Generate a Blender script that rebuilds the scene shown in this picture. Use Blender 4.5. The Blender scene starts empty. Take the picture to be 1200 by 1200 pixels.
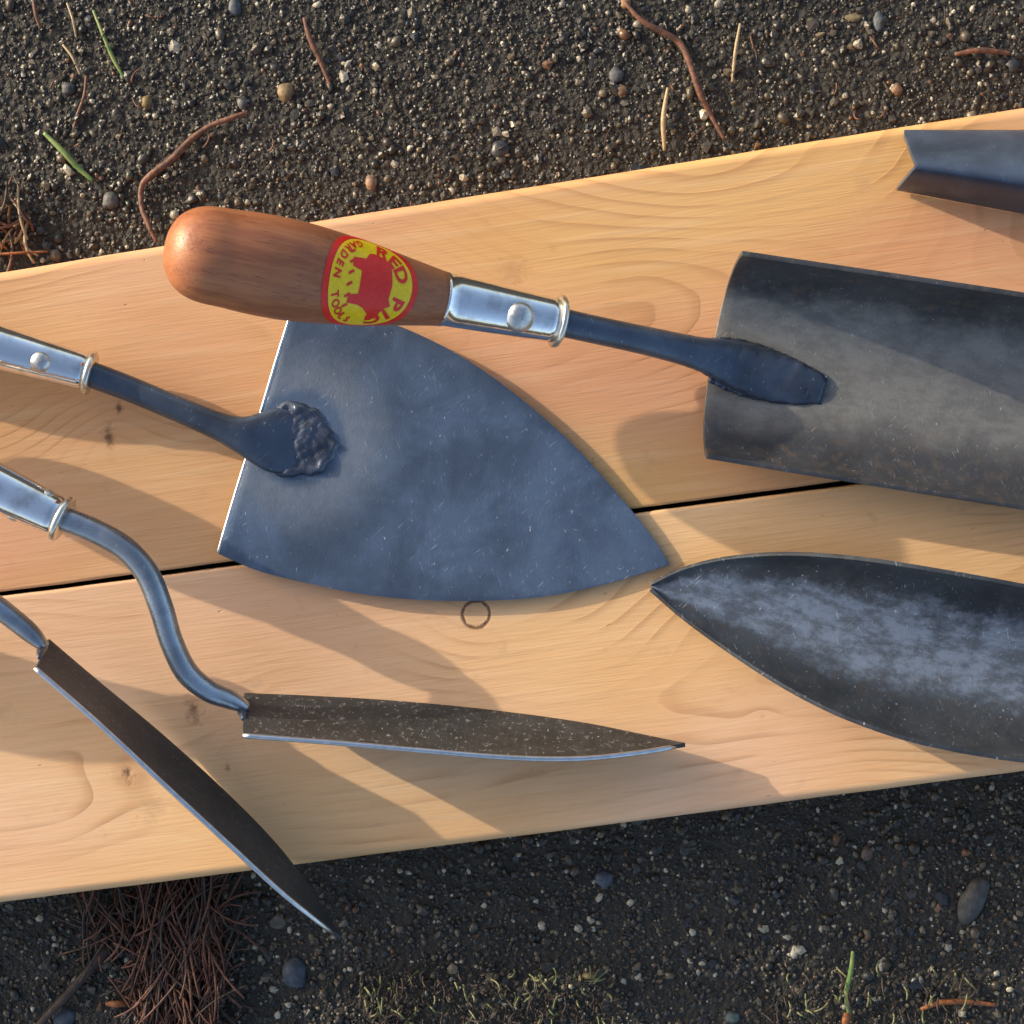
import bpy, bmesh, math, random
import numpy as np
from mathutils import Vector, Matrix

random.seed(7)
RNG = np.random.default_rng(11)
scene = bpy.context.scene

# ------------------------------------------------------------------ camera, sky, sun, exposure
S = 0.0003            # metres per unit on the plank top (the layout below is drawn in 0.3 mm units)
H = 2067.0            # camera height above the plank top, same units
Z0 = 0.036            # plank top above the ground
SUN_EL = math.radians(17.0)
SUN_TO = Vector((-0.912, 0.41, 0)).normalized()      # horizontal direction towards the sun
SUN_EXACT = Vector((SUN_TO.x*math.cos(SUN_EL), SUN_TO.y*math.cos(SUN_EL), math.sin(SUN_EL)))

cam_d = bpy.data.cameras.new('camera')
cam_d.sensor_width = 36.0
cam_d.lens = 36.0*H/1200.0
cam_d.clip_start = 0.01
cam_d.clip_end = 100
cam = bpy.data.objects.new('camera', cam_d)
cam.location = (0, 0, Z0 + H*S)
scene.collection.objects.link(cam)
scene.camera = cam

world = bpy.data.worlds.new('World')
scene.world = world
world.use_nodes = True
wn = world.node_tree.nodes
sky = wn.new('ShaderNodeTexSky')
sky.sky_type = 'NISHITA'
sky.sun_disc = False
sky.sun_elevation = SUN_EL
sky.sun_rotation = math.atan2(SUN_TO.x, SUN_TO.y)
sky.air_density = 0.9
sky.dust_density = 3.0
sky.ozone_density = 0.5
wn['Background'].inputs['Strength'].default_value = 0.15
world.node_tree.links.new(sky.outputs[0], wn['Background'].inputs['Color'])

sun_d = bpy.data.lights.new('sun', 'SUN')
sun_d.energy = 2.4
sun_d.angle = math.radians(0.55)
sun_d.color = (1.0, 0.89, 0.70)
sun = bpy.data.objects.new('sun', sun_d)
sun.rotation_euler = SUN_EXACT.to_track_quat('Z', 'Y').to_euler()
scene.collection.objects.link(sun)

vs = scene.view_settings
vs.view_transform = 'Standard'
vs.look = 'None'
vs.gamma = 1.0
vs.use_curve_mapping = False
vs.exposure = 0.98
scene.cycles.max_bounces = 5
scene.cycles.diffuse_bounces = 2
scene.cycles.glossy_bounces = 3

# ------------------------------------------------------------------ helpers
def P(x, y, h=0.0):
    """layout point (drawing units, y down, h above plank top) -> world"""
    k = 1 - h/H
    return Vector(((x-600)*k*S, (600-y)*k*S, Z0 + h*S))

def link(o):
    scene.collection.objects.link(o)
    return o

def root(name, loc, label, cat, group=None):
    o = bpy.data.objects.new(name, None)
    o.empty_display_size = 0.01
    o.location = loc
    o['label'] = label
    o['category'] = cat
    if group: o['group'] = group
    return link(o)

def world_loc(o):
    v = Vector((0, 0, 0))
    while o is not None:
        v += Vector(o.location); o = o.parent
    return v

def mesh_obj(name, verts, faces, mat, parent=None, smooth=True, origin=None, label=None):
    off = world_loc(parent) if parent else (Vector(origin) if origin is not None else Vector((0, 0, 0)))
    me = bpy.data.meshes.new(name)
    me.from_pydata([tuple(Vector(v)-off) for v in verts], [], faces)
    me.validate()
    bm = bmesh.new(); bm.from_mesh(me)
    bmesh.ops.recalc_face_normals(bm, faces=bm.faces)
    bm.to_mesh(me); bm.free()
    if smooth:
        me.polygons.foreach_set('use_smooth', [True]*len(me.polygons))
    if mat is not None: me.materials.append(mat)
    o = bpy.data.objects.new(name, me)
    if parent: o.parent = parent
    elif origin is not None: o.location = origin
    if label: o['label'] = label
    return link(o)

def tag(o, label, cat, group=None):
    o['label'] = label; o['category'] = cat
    if group: o['group'] = group
    return o

def catmull(pts, n):
    pts = [np.array(p, float) for p in pts]
    d = [0.0]
    for a, b in zip(pts, pts[1:]): d.append(d[-1] + max(1e-6, np.linalg.norm((b-a)[:2])))
    d = np.array(d)
    out = []
    m = len(pts)
    tan = []
    for i in range(m):
        if i == 0: tan.append((pts[1]-pts[0])/(d[1]-d[0]))
        elif i == m-1: tan.append((pts[-1]-pts[-2])/(d[-1]-d[-2]))
        else: tan.append((pts[i+1]-pts[i-1])/(d[i+1]-d[i-1]))
    for s in np.linspace(0, d[-1], n):
        i = min(m-2, max(0, int(np.searchsorted(d, s, side='right'))-1))
        L = d[i+1]-d[i]; u = (s-d[i])/L
        h00 = 2*u**3-3*u**2+1; h10 = u**3-2*u**2+u; h01 = -2*u**3+3*u**2; h11 = u**3-u**2
        out.append(h00*pts[i]+h10*L*tan[i]+h01*pts[i+1]+h11*L*tan[i+1])
    return out

def sweep(pts, seg=20, caps=True):
    """pts: list of (world Vector, side radius m, vertical radius m)."""
    verts, faces = [], []
    n = len(pts)
    prev_side = None
    for i, (p, rs, rv) in enumerate(pts):
        a = pts[max(0, i-1)][0]; b = pts[min(n-1, i+1)][0]
        t = (b-a).normalized()
        side = t.cross(Vector((0, 0, 1)))
        if side.length < 1e-4: side = prev_side or Vector((1, 0, 0))
        side.normalize(); prev_side = side
        up = side.cross(t).normalized()
        for k in range(seg):
            an = 2*math.pi*k/seg
            verts.append(p + side*math.cos(an)*rs + up*math.sin(an)*rv)
    for i in range(n-1):
        for k in range(seg):
            k2 = (k+1) % seg
            faces.append((i*seg+k, i*seg+k2, (i+1)*seg+k2, (i+1)*seg+k))
    if caps:
        faces.append(tuple(range(seg))[::-1]); faces.append(tuple((n-1)*seg+k for k in range(seg)))
    return verts, faces

def tube_px(pts, n=40, seg=20):
    """pts in layout units: (x, y, h, side radius, vertical radius)."""
    out = []
    for q in catmull(pts, n):
        k = (1-q[2]/H)*S
        out.append((P(q[0], q[1], q[2]), q[3]*k, q[4]*k))
    return sweep(out, seg)

def axis_frame(A, B):
    t = (B-A).normalized()
    side = t.cross(Vector((0, 0, 1))).normalized()
    up = side.cross(t).normalized()
    return t, side, up

def lathe(A, B, prof, seg=40):
    """prof: list of (fraction along A->B, radius m)"""
    t, side, up = axis_frame(A, B)
    verts, faces = [], []
    n = len(prof)
    for f, r in prof:
        c = A.lerp(B, f)
        for k in range(seg):
            an = 2*math.pi*k/seg
            verts.append(c + side*math.cos(an)*r + up*math.sin(an)*r)
    for i in range(n-1):
        for k in range(seg):
            k2 = (k+1) % seg
            faces.append((i*seg+k, i*seg+k2, (i+1)*seg+k2, (i+1)*seg+k))
    faces.append(tuple(range(seg))[::-1]); faces.append(tuple((n-1)*seg+k for k in range(seg)))
    return verts, faces

def smoothstep(a, b, x):
    t = min(1, max(0, (x-a)/(b-a))); return t*t*(3-2*t)

# ------------------------------------------------------------------ node helper
class E:
    """expression wrapper round a float/vector/colour socket"""
    def __init__(s, g, sock): s.g = g; s.s = sock
    def _m(s, op, *a, clamp=False):
        n = s.g.nodes.new('ShaderNodeMath'); n.operation = op; n.use_clamp = clamp
        for i, v in enumerate((s,)+a):
            if isinstance(v, E): s.g.links.new(v.s, n.inputs[i])
            else: n.inputs[i].default_value = v
        return E(s.g, n.outputs[0])
    def __add__(s, o): return s._m('ADD', o)
    __radd__ = __add__
    def __sub__(s, o): return s._m('SUBTRACT', o)
    def __rsub__(s, o): return (s*-1.0)._m('ADD', o)
    def __mul__(s, o): return s._m('MULTIPLY', o)
    __rmul__ = __mul__
    def __truediv__(s, o): return s._m('DIVIDE', o)
    def pow(s, o): return s._m('POWER', o)
    def sqrt(s): return s._m('SQRT')
    def sin(s): return s._m('SINE')
    def exp(s): return s._m('EXPONENT')
    def abs(s): return s._m('ABSOLUTE')
    def fract(s): return s._m('FRACT')
    def max(s, o): return s._m('MAXIMUM', o)
    def min(s, o): return s._m('MINIMUM', o)
    def ramp(s, a, b, lo=0.0, hi=1.0):
        n = s.g.nodes.new('ShaderNodeMapRange'); n.interpolation_type = 'SMOOTHSTEP'
        s.g.links.new(s.s, n.inputs[0])
        for i, v in enumerate((a, b, lo, hi)): n.inputs[i+1].default_value = v
        return E(s.g, n.outputs[0])

class M:
    def __init__(s, name, rough=0.5, metal=0.0, color=(0.5, 0.5, 0.5)):
        s.mat = bpy.data.materials.new(name); s.mat.use_nodes = True
        s.g = s.mat.node_tree; s.nodes = s.g.nodes; s.links = s.g.links
        s.b = s.nodes['Principled BSDF']
        s.b.inputs['Base Color'].default_value = (*color, 1)
        s.b.inputs['Roughness'].default_value = rough
        s.b.inputs['Metallic'].default_value = metal
    def coords(s, kind='Object'):
        n = s.nodes.new('ShaderNodeTexCoord'); return E(s.g, n.outputs[kind])
    def sep(s, v):
        n = s.nodes.new('ShaderNodeSeparateXYZ'); s.links.new(v.s, n.inputs[0])
        return [E(s.g, n.outputs[i]) for i in range(3)]
    def comb(s, x, y, z):
        n = s.nodes.new('ShaderNodeCombineXYZ')
        for i, v in enumerate((x, y, z)):
            if isinstance(v, E): s.links.new(v.s, n.inputs[i])
            else: n.inputs[i].default_value = v
        return E(s.g, n.outputs[0])
    def mapping(s, v, scale=(1, 1, 1), rot=(0, 0, 0), loc=(0, 0, 0)):
        if any(rot) and tuple(scale) != (1, 1, 1):
            v = s.mapping(v, rot=rot); rot = (0, 0, 0)
        n = s.nodes.new('ShaderNodeMapping'); s.links.new(v.s, n.inputs[0])
        n.inputs['Location'].default_value = loc; n.inputs['Rotation'].default_value = rot; n.inputs['Scale'].default_value = scale
        return E(s.g, n.outputs[0])
    def noise(s, v, scale, detail=3, rough=0.55, dist=0.0):
        n = s.nodes.new('ShaderNodeTexNoise'); s.links.new(v.s, n.inputs['Vector'])
        n.inputs['Scale'].default_value = scale; n.inputs['Detail'].default_value = detail
        n.inputs['Roughness'].default_value = rough; n.inputs['Distortion'].default_value = dist
        return E(s.g, n.outputs['Fac'])
    def voronoi(s, v, scale, feature='F1', out='Distance'):
        n = s.nodes.new('ShaderNodeTexVoronoi'); n.feature = feature; s.links.new(v.s, n.inputs['Vector'])
        n.inputs['Scale'].default_value = scale
        return E(s.g, n.outputs[out])
    def mix(s, f, a, b, mode='MIX'):
        n = s.nodes.new('ShaderNodeMix'); n.data_type = 'RGBA'; n.blend_type = mode
        if isinstance(f, E): s.links.new(f.s, n.inputs['Factor'])
        else: n.inputs['Factor'].default_value = f
        for key, v in ((6, a), (7, b)):
            if isinstance(v, E): s.links.new(v.s, n.inputs[key])
            else: n.inputs[key].default_value = (*v, 1)
        return E(s.g, n.outputs[2])
    def set(s, key, v):
        s.links.new(v.s, s.b.inputs[key])
    def bump(s, h, dist=0.001, strength=0.5):
        n = s.nodes.new('ShaderNodeBump'); n.inputs['Distance'].default_value = dist; n.inputs['Strength'].default_value = strength
        s.links.new(h.s, n.inputs['Height']); s.links.new(n.outputs[0], s.b.inputs['Normal'])

# ------------------------------------------------------------------ materials
def wood_mat(name, pith, knots, seed, bands=300.0, pink=(0.66, 0.355, 0.215), yellow=(0.66, 0.395, 0.165)):
    """Flat-sawn cedar. Local X runs along the plank. pith: (y0, depth, tilt). knots: (x, y, radius, kind)."""
    m = M(name, rough=0.5)
    co = m.coords()
    x, y, z = m.sep(co)
    off = m.mapping(co, loc=(seed, seed*0.37, 0))
    warp = m.noise(m.mapping(off, scale=(5, 14, 14)), 1.0, 2, 0.5) - 0.5
    warp2 = m.noise(m.mapping(off, scale=(18, 40, 40)), 1.0, 2, 0.5) - 0.5
    yy = y - pith[0] + warp*0.035
    zz = z*0.25 + pith[1] + x*pith[2] + warp*0.02 + warp2*0.004
    r = (yy*yy + zz*zz).sqrt()
    wob = (m.noise(off, 420, 3, 0.6)-0.5)*2.2
    swirl = None; dark = None; ringk = None
    for (kx, ky, kr, kind) in knots:
        dx = x - kx; dy = y - ky
        d2 = dx*dx*0.55 + dy*dy
        g_ = (d2*(-1.0/(kr*3.2)**2)).exp()*(kr*1.1)
        swirl = g_ if swirl is None else swirl + g_
        d = (dx*dx + dy*dy*(0.35 if kind == 'dark' else 1.0) + 1e-9).sqrt() + wob*kr
        if kind == 'swirl': continue
        if kind == 'ring':
            d = d - wob*kr*0.85
            k = (d - kr).abs().ramp(kr*0.02, kr*0.20, 0.9, 0.0)*wob.ramp(-1.0, 0.3, 0.5, 1.0)
            core = d.ramp(kr*0.6, kr, 0.12, 0.0)
            k = k.max(core)
        elif kind == 'dark':
            k = d.ramp(-kr*0.3, kr*0.9, 0.8, 0.0)
        else:
            k = d.ramp(0.0, kr, 0.16, 0.0)
        dark = k if dark is None else dark.max(k)
    boost = swirl*90.0
    r = r + swirl
    ph = (r*bands + (m.noise(off, 9, 2, 0.5)-0.5)*1.2)
    f = ph.fract()
    late = f.ramp(0.55, 0.94, 0.0, 1.0)*f.ramp(0.94, 1.0, 1.0, 0.0)      # thin latewood line per year
    amp = m.noise(m.mapping(off, scale=(16, 22, 22)), 1.0, 2, 0.5).ramp(0.46, 0.70, 0.06, 1.0)
    late = late*(amp + boost.min(0.55)*amp.ramp(0.05, 0.3, 0.35, 1.0)).min(1.0)
    fine = m.noise(m.mapping(off, scale=(45, 1100, 1100)), 1.0, 2, 0.65)
    fleck = m.noise(m.mapping(off, scale=(16, 240, 240)), 1.0, 1, 0.6)
    blotch = m.noise(m.mapping(off, scale=(9, 17, 17)), 1.0, 2, 0.55)
    hue = m.noise(m.mapping(off, scale=(6, 11, 11), loc=(4.3, 1.7, 0)), 1.0, 1, 0.5)
    c = m.mix(hue.ramp(0.34, 0.66), pink, yellow)
    c = m.mix(blotch.ramp(0.25, 0.75), c, m.mix(1.0, c, (0.88, 0.80, 0.70), 'MULTIPLY'))
    c = m.mix(f*amp*0.26, c, (0.50, 0.27, 0.125))
    c = m.mix(late*0.36, c, (0.36, 0.16, 0.06))
    c = m.mix((fine-0.42).max(0.0)*0.6, c, (0.42, 0.22, 0.10))
    c = m.mix((fleck-0.5).max(0.0)*0.6, c, (0.80, 0.60, 0.38))
    # handling marks: small grey-brown smudges and short dents
    smud = m.noise(m.mapping(off, loc=(9, 2, 0)), 55, 3, 0.7).ramp(0.60, 0.78)
    c = m.mix(smud*0.22, c, (0.25, 0.16, 0.10))
    dent = m.noise(m.mapping(off, scale=(230, 620, 300), loc=(2, 5, 0)), 1.0, 1, 0.5).ramp(0.76, 0.84)
    c = m.mix(dent*0.35, c, (0.22, 0.11, 0.05))
    c = m.mix(dark, c, (0.085, 0.03, 0.014))
    m.set('Base Color', c)
    m.set('Roughness', fine*0.2 + 0.45)
    m.b.inputs['Specular IOR Level'].default_value = 0.3
    h = fine*0.8 + late*0.35 + fleck*0.6 - dark*1.5 - dent*1.5
    m.bump(h, 0.00024, 0.6)
    return m.mat

def steel_mat(name, col, rough, spot=0.5, warm=0.0, heat=None, scale=1.0, metal=0.6, lit_wear=None, scuff=0.0):
    """Forge-black / blued steel with scale blotches, scratches and bright nicks."""
    m = M(name, rough=rough, metal=metal, color=col)
    co = m.coords()
    big = m.noise(co, 38*scale, 3, 0.62, 0.4)
    mid = m.noise(m.mapping(co, loc=(3, 1, 2)), 240*scale, 3, 0.68)
    fine = m.noise(m.mapping(co, loc=(5, 9, 2)), 1500, 1, 0.6)
    c = m.mix(big.ramp(0.3, 0.7), tuple(v*0.72 for v in col), tuple(min(1, v*1.28) for v in col))
    if warm: c = m.mix(mid.ramp(0.48, 0.68, 0, warm), c, (0.20, 0.13, 0.075))
    if scuff:
        sc_ = m.noise(m.mapping(co, scale=(500, 900, 260), loc=(2, 2, 8)), 1.0, 3, 0.75).ramp(0.57, 0.72)
        c = m.mix(sc_*scuff, c, (0.30, 0.30, 0.29))
    # scratches: thin ridges of a stretched noise at two angles
    scr = None
    for a, lx in ((1.3, 1.0), (-0.7, 2.0)):
        n_ = m.noise(m.mapping(co, rot=(0, 0, a), scale=(210, 1500, 400), loc=(lx, lx, 0)), 1.0, 1, 0.4)
        k_ = n_.ramp(0.68, 0.86)*big.ramp(0.42, 0.6)*0.7
        scr = k_ if scr is None else scr.max(k_)
    nick = m.noise(m.mapping(co, scale=(900, 450, 900), loc=(1, 7, 0)), 1.0, 1, 0.5).ramp(0.70, 0.84)
    scr = scr.max(nick*0.8)
    if lit_wear:  # band across the blade: light and shade painted in, with some wear
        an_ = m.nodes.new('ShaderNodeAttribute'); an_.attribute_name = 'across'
        q_ = E(m.g, an_.outputs['Fac']) + (big-0.5)*0.26 + (mid-0.5)*(0.22 if lit_wear[3] < 0.5 else 0.08)
        lit_mask = q_.ramp(lit_wear[0]-0.08, lit_wear[0]+0.09)*q_.ramp(lit_wear[1]-0.12, lit_wear[1]+0.08, 1.0, 0.0)
        mottle = m.noise(m.mapping(co, rot=(0, 0, 0.2), scale=(110, 210, 200)), 1.0, 4, 0.72)
        c = m.mix(lit_mask*mottle.ramp(0.36, 0.64, lit_wear[3], 1.0), c, lit_wear[2])
    c = m.mix(scr*spot, c, (0.62, 0.64, 0.68))
    ro = mid*0.22 + fine*0.12 + (rough-0.17) + scr*0.15
    if heat is not None:
        x, y, z = m.sep(co)
        dx = x-heat[0]; dy = y-heat[1]
        d = (dx*dx+dy*dy).sqrt() + (big-0.5)*0.006
        ring = d.ramp(0.015, 0.019)*d.ramp(0.020, 0.040, 1.0, 0.0)
        c = m.mix(ring*(mid*0.8+0.3), c, (0.185, 0.215, 0.26))
        ro = ro + ring*0.10
    m.set('Base Color', c)
    m.set('Roughness', ro)
    m.bump(mid*0.7 + fine*0.5 - scr*0.6 + big*0.8, 0.00035, 0.35)
    return m.mat

def chrome_mat():
    m = M('bright_ferrule_steel', rough=0.12, metal=1.0, color=(0.9, 0.9, 0.9))
    co = m.coords()
    n1 = m.noise(co, 120, 3, 0.6); n2 = m.noise(co, 900, 2, 0.6)
    m.set('Roughness', n1*0.10 + n2*0.04 + 0.06)
    m.set('Base Color', m.mix(n1.ramp(0.45, 0.75), (0.88, 0.88, 0.89), (0.62, 0.60, 0.58)))
    m.bump(n1 + n2*0.3, 0.0003, 0.25)
    return m.mat

def simple_mat(name, col, rough=0.5, metal=0.0, var=0.25, scale=200, bump=0.0, col2=None):
    m = M(name, rough=rough, metal=metal, color=col)
    co = m.coords()
    n = m.noise(co, scale, 3, 0.6)
    c2 = col2 or tuple(v*(1-var) for v in col)
    m.set('Base Color', m.mix(n.ramp(0.35, 0.65), col, c2))
    m.set('Roughness', (n-0.5)*0.2 + rough)
    if bump: m.bump(n, bump, 0.5)
    return m.mat

def handle_mat():
    m = M('varnished_handle_wood', rough=0.33)
    co = m.coords()
    ang = math.atan2(-(350-291), 315)
    lc = m.mapping(co, rot=(0, math.radians(-14), -ang))
    fib = m.noise(m.mapping(lc, scale=(60, 900, 900)), 1.0, 3, 0.6)
    wave = m.noise(m.mapping(lc, scale=(22, 180, 180)), 1.0, 2, 0.5)
    pore = m.noise(m.mapping(lc, scale=(140, 2200, 2200)), 1.0, 1, 0.5).ramp(0.62, 0.75)
    c = m.mix(wave.ramp(0.3, 0.7), (0.36, 0.130, 0.050), (0.25, 0.080, 0.032))
    c = m.mix((fib-0.45).max(0.0)*1.2, c, (0.46, 0.20, 0.085))
    c = m.mix(pore*0.55, c, (0.12, 0.035, 0.015))
    m.set('Base Color', c)
    m.set('Roughness', fib*0.2 + 0.36)
    m.b.inputs['Coat Weight'].default_value = 0.10
    m.b.inputs['Coat Roughness'].default_value = 0.35
    m.bump(fib*1.2 + wave - pore*0.8, 0.0003, 0.45)
    return m.mat

M_HANDLE = handle_mat()
M_CHROME = chrome_mat()
M_COLLAR = simple_mat('pale_steel_collar', (0.82, 0.78, 0.68), 0.28, 1.0, 0.2, 400)
M_RIVET = simple_mat('dull_rivet_steel', (0.70, 0.70, 0.68), 0.38, 1.0, 0.3, 500, 0.0003)
M_SHANK = steel_mat('dark_shank_steel', (0.075, 0.095, 0.13), 0.36, 0.4)
M_NECK = steel_mat('worn_neck_steel', (0.33, 0.36, 0.40), 0.30, 0.4, metal=0.9)
M_EDGE = simple_mat('lit_edge_steel', (0.66, 0.69, 0.74), 0.32, 1.0, 0.2, 300)  # paler than the blades, to put in sunlit and sky-reflecting edge lines
M_WELD = steel_mat('weld_bead_steel', (0.07, 0.085, 0.12), 0.32, 0.7, scale=2.0)

# ------------------------------------------------------------------ ground (exposed aggregate)
def ground_mat():
    m = M('dark_gritty_concrete', rough=0.8)
    co = m.coords()
    n1 = m.noise(co, 45, 4, 0.6); n2 = m.noise(co, 700, 3, 0.6)
    v = m.voronoi(co, 420)
    c = m.mix(n1.ramp(0.35, 0.65), (0.017, 0.0148, 0.0115), (0.032, 0.027, 0.0195))
    c = m.mix(n2.ramp(0.55, 0.75), c, (0.05, 0.043, 0.033))
    m.set('Base Color', c)
    m.set('Roughness', n2*0.3+0.6)
    m.bump(n2 - v, 0.0016, 0.9)
    return m.mat

G = 1.6
gv, gf = [], []
NG = 40
for j in range(NG+1):
    for i in range(NG+1):
        gx = -G + 2*G*i/NG; gy = -G + 2*G*j/NG
        gv.append((gx, gy, 0))
for j in range(NG):
    for i in range(NG):
        a = j*(NG+1)+i
        gf.append((a, a+1, a+NG+2, a+NG+1))
ground = mesh_obj('ground', gv, gf, ground_mat())
ground['kind'] = 'structure'

def pebble_mat(name, rough=0.36):
    m = M(name, rough=rough)
    a = m.nodes.new('ShaderNodeVertexColor'); a.layer_name = 'tint'
    co = m.coords()
    n = m.noise(co, 1500, 2, 0.6)
    m.links.new(m.mix(n.ramp(0.3, 0.8, 0, 0.5), E(m.g, a.outputs['Color']), (0.022, 0.019, 0.016)).s, m.b.inputs['Base Color'])
    m.set('Roughness', n*0.35 + (rough-0.15))
    m.bump(n, 0.0004, 0.4)
    return m.mat

def ico(sub):
    bm = bmesh.new(); bmesh.ops.create_icosphere(bm, subdivisions=sub, radius=1.0)
    bm.verts.ensure_lookup_table()
    v = np.array([x.co[:] for x in bm.verts]); f = np.array([[x.index for x in fc.verts] for fc in bm.faces])
    bm.free(); return v, f

ICO1 = ico(1); ICO2 = ico(2)
PALETTE = np.array([(0.028, 0.025, 0.020), (0.042, 0.036, 0.028), (0.019, 0.018, 0.017), (0.092, 0.076, 0.053),
                    (0.14, 0.112, 0.070), (0.048, 0.036, 0.021), (0.40, 0.36, 0.27), (0.026, 0.030, 0.036), (0.13, 0.062, 0.028)])
PAL_W = np.array([0.22, 0.2, 0.15, 0.14, 0.09, 0.10, 0.05, 0.04, 0.02]); PAL_W = PAL_W/PAL_W.sum()

def pebbles(name, centres, radii, mat, base, flat=(0.5, 0.9), weights=None):
    n = len(centres); bv, bf = base
    k = len(bv)
    jit = 1 + RNG.normal(0, 0.2, (n, k, 1))
    sc = np.stack([RNG.uniform(0.7, 1.15, n), RNG.uniform(0.8, 1.35, n), RNG.uniform(*flat, n)], 1)[:, None, :]
    v = bv[None]*jit*sc*0.97*radii[:, None, None]
    a = RNG.normal(0, 0.8, n); t = RNG.normal(0, 0.3, n)
    ca, sa, ct, st = np.cos(a)[:, None], np.sin(a)[:, None], np.cos(t)[:, None], np.sin(t)[:, None]
    X, Y, Zc = v[..., 0], v[..., 1], v[..., 2]
    Y, Zc = Y*ct - Zc*st, Y*st + Zc*ct
    X, Y = X*ca - Y*sa, X*sa + Y*ca
    v = np.stack([X, Y, Zc], 2) + centres[:, None, :]
    f = bf[None] + (np.arange(n)*k)[:, None, None]
    me = bpy.data.meshes.new(name)
    nv, nf = n*k, n*len(bf)
    me.vertices.add(nv); me.vertices.foreach_set('co', v.reshape(-1))
    me.loops.add(nf*3); me.loops.foreach_set('vertex_index', f.reshape(-1).astype(np.int32))
    me.polygons.add(nf); me.polygons.foreach_set('loop_start', np.arange(0, nf*3, 3, dtype=np.int32))
    me.polygons.foreach_set('use_smooth', np.repeat(RNG.random(n) < 0.45, len(bf)))
    me.update(calc_edges=True)
    col = PALETTE[RNG.choice(len(PALETTE), n, p=PAL_W if weights is None else weights)]*RNG.uniform(0.7, 1.25, (n, 1))
    colv = np.concatenate([np.repeat(col, k, 0), np.ones((nv, 1))], 1)
    at = me.color_attributes.new('tint', 'FLOAT_COLOR', 'POINT'); at.data.foreach_set('color', colv.reshape(-1).astype(np.float32))
    me.materials.append(mat)
    return link(bpy.data.objects.new(name, me))

def scatter(n, x0, x1, y0, y1):
    x = RNG.uniform(x0, x1, n)*S; y = RNG.uniform(y0, y1, n)*S
    return x, y

def outside_bench(x, y, margin=40):
    px = x/S + 600; py = 600 - y/S
    k = H/(H+Z0/S)
    pxs = 600+(px-600)*1.0; pys = py
    return (pys < 318-0.1608*pxs + margin) | (pys > 1060-0.129*pxs - margin)

M_PEB = pebble_mat('grit_pebbles')
gx, gy = scatter(95000, -900, 900, -860, 860)
ok = outside_bench(gx, gy); gx, gy = gx[ok], gy[ok]
rad = np.clip(RNG.lognormal(math.log(2.3), 0.45, len(gx)), 1.4, 8.5)*S
grit = pebbles('gravel', np.stack([gx, gy, rad*RNG.uniform(-0.3, 0.3, len(gx))], 1), rad, M_PEB, ICO1, (0.45, 0.85))
grit['kind'] = 'stuff'; grit['label'] = 'dense brown grey grit packed into the ground around the planks'
gx, gy = scatter(500, -900, 900, -860, 860)
ok = outside_bench(gx, gy); gx, gy = gx[ok], gy[ok]
rad = np.clip(RNG.lognormal(math.log(6.5), 0.3, len(gx)), 5, 13)*S
grit2 = pebbles('coarse_gravel', np.stack([gx, gy, rad*RNG.uniform(-0.35, 0.05, len(gx))], 1), rad, M_PEB, ICO2, (0.45, 0.75), np.array([0.3, 0.25, 0.2, 0.1, 0.03, 0.06, 0.0, 0.05, 0.01]))
grit2['kind'] = 'stuff'; grit2['label'] = 'coarser rounded stones bedded among the fine grit'

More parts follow.
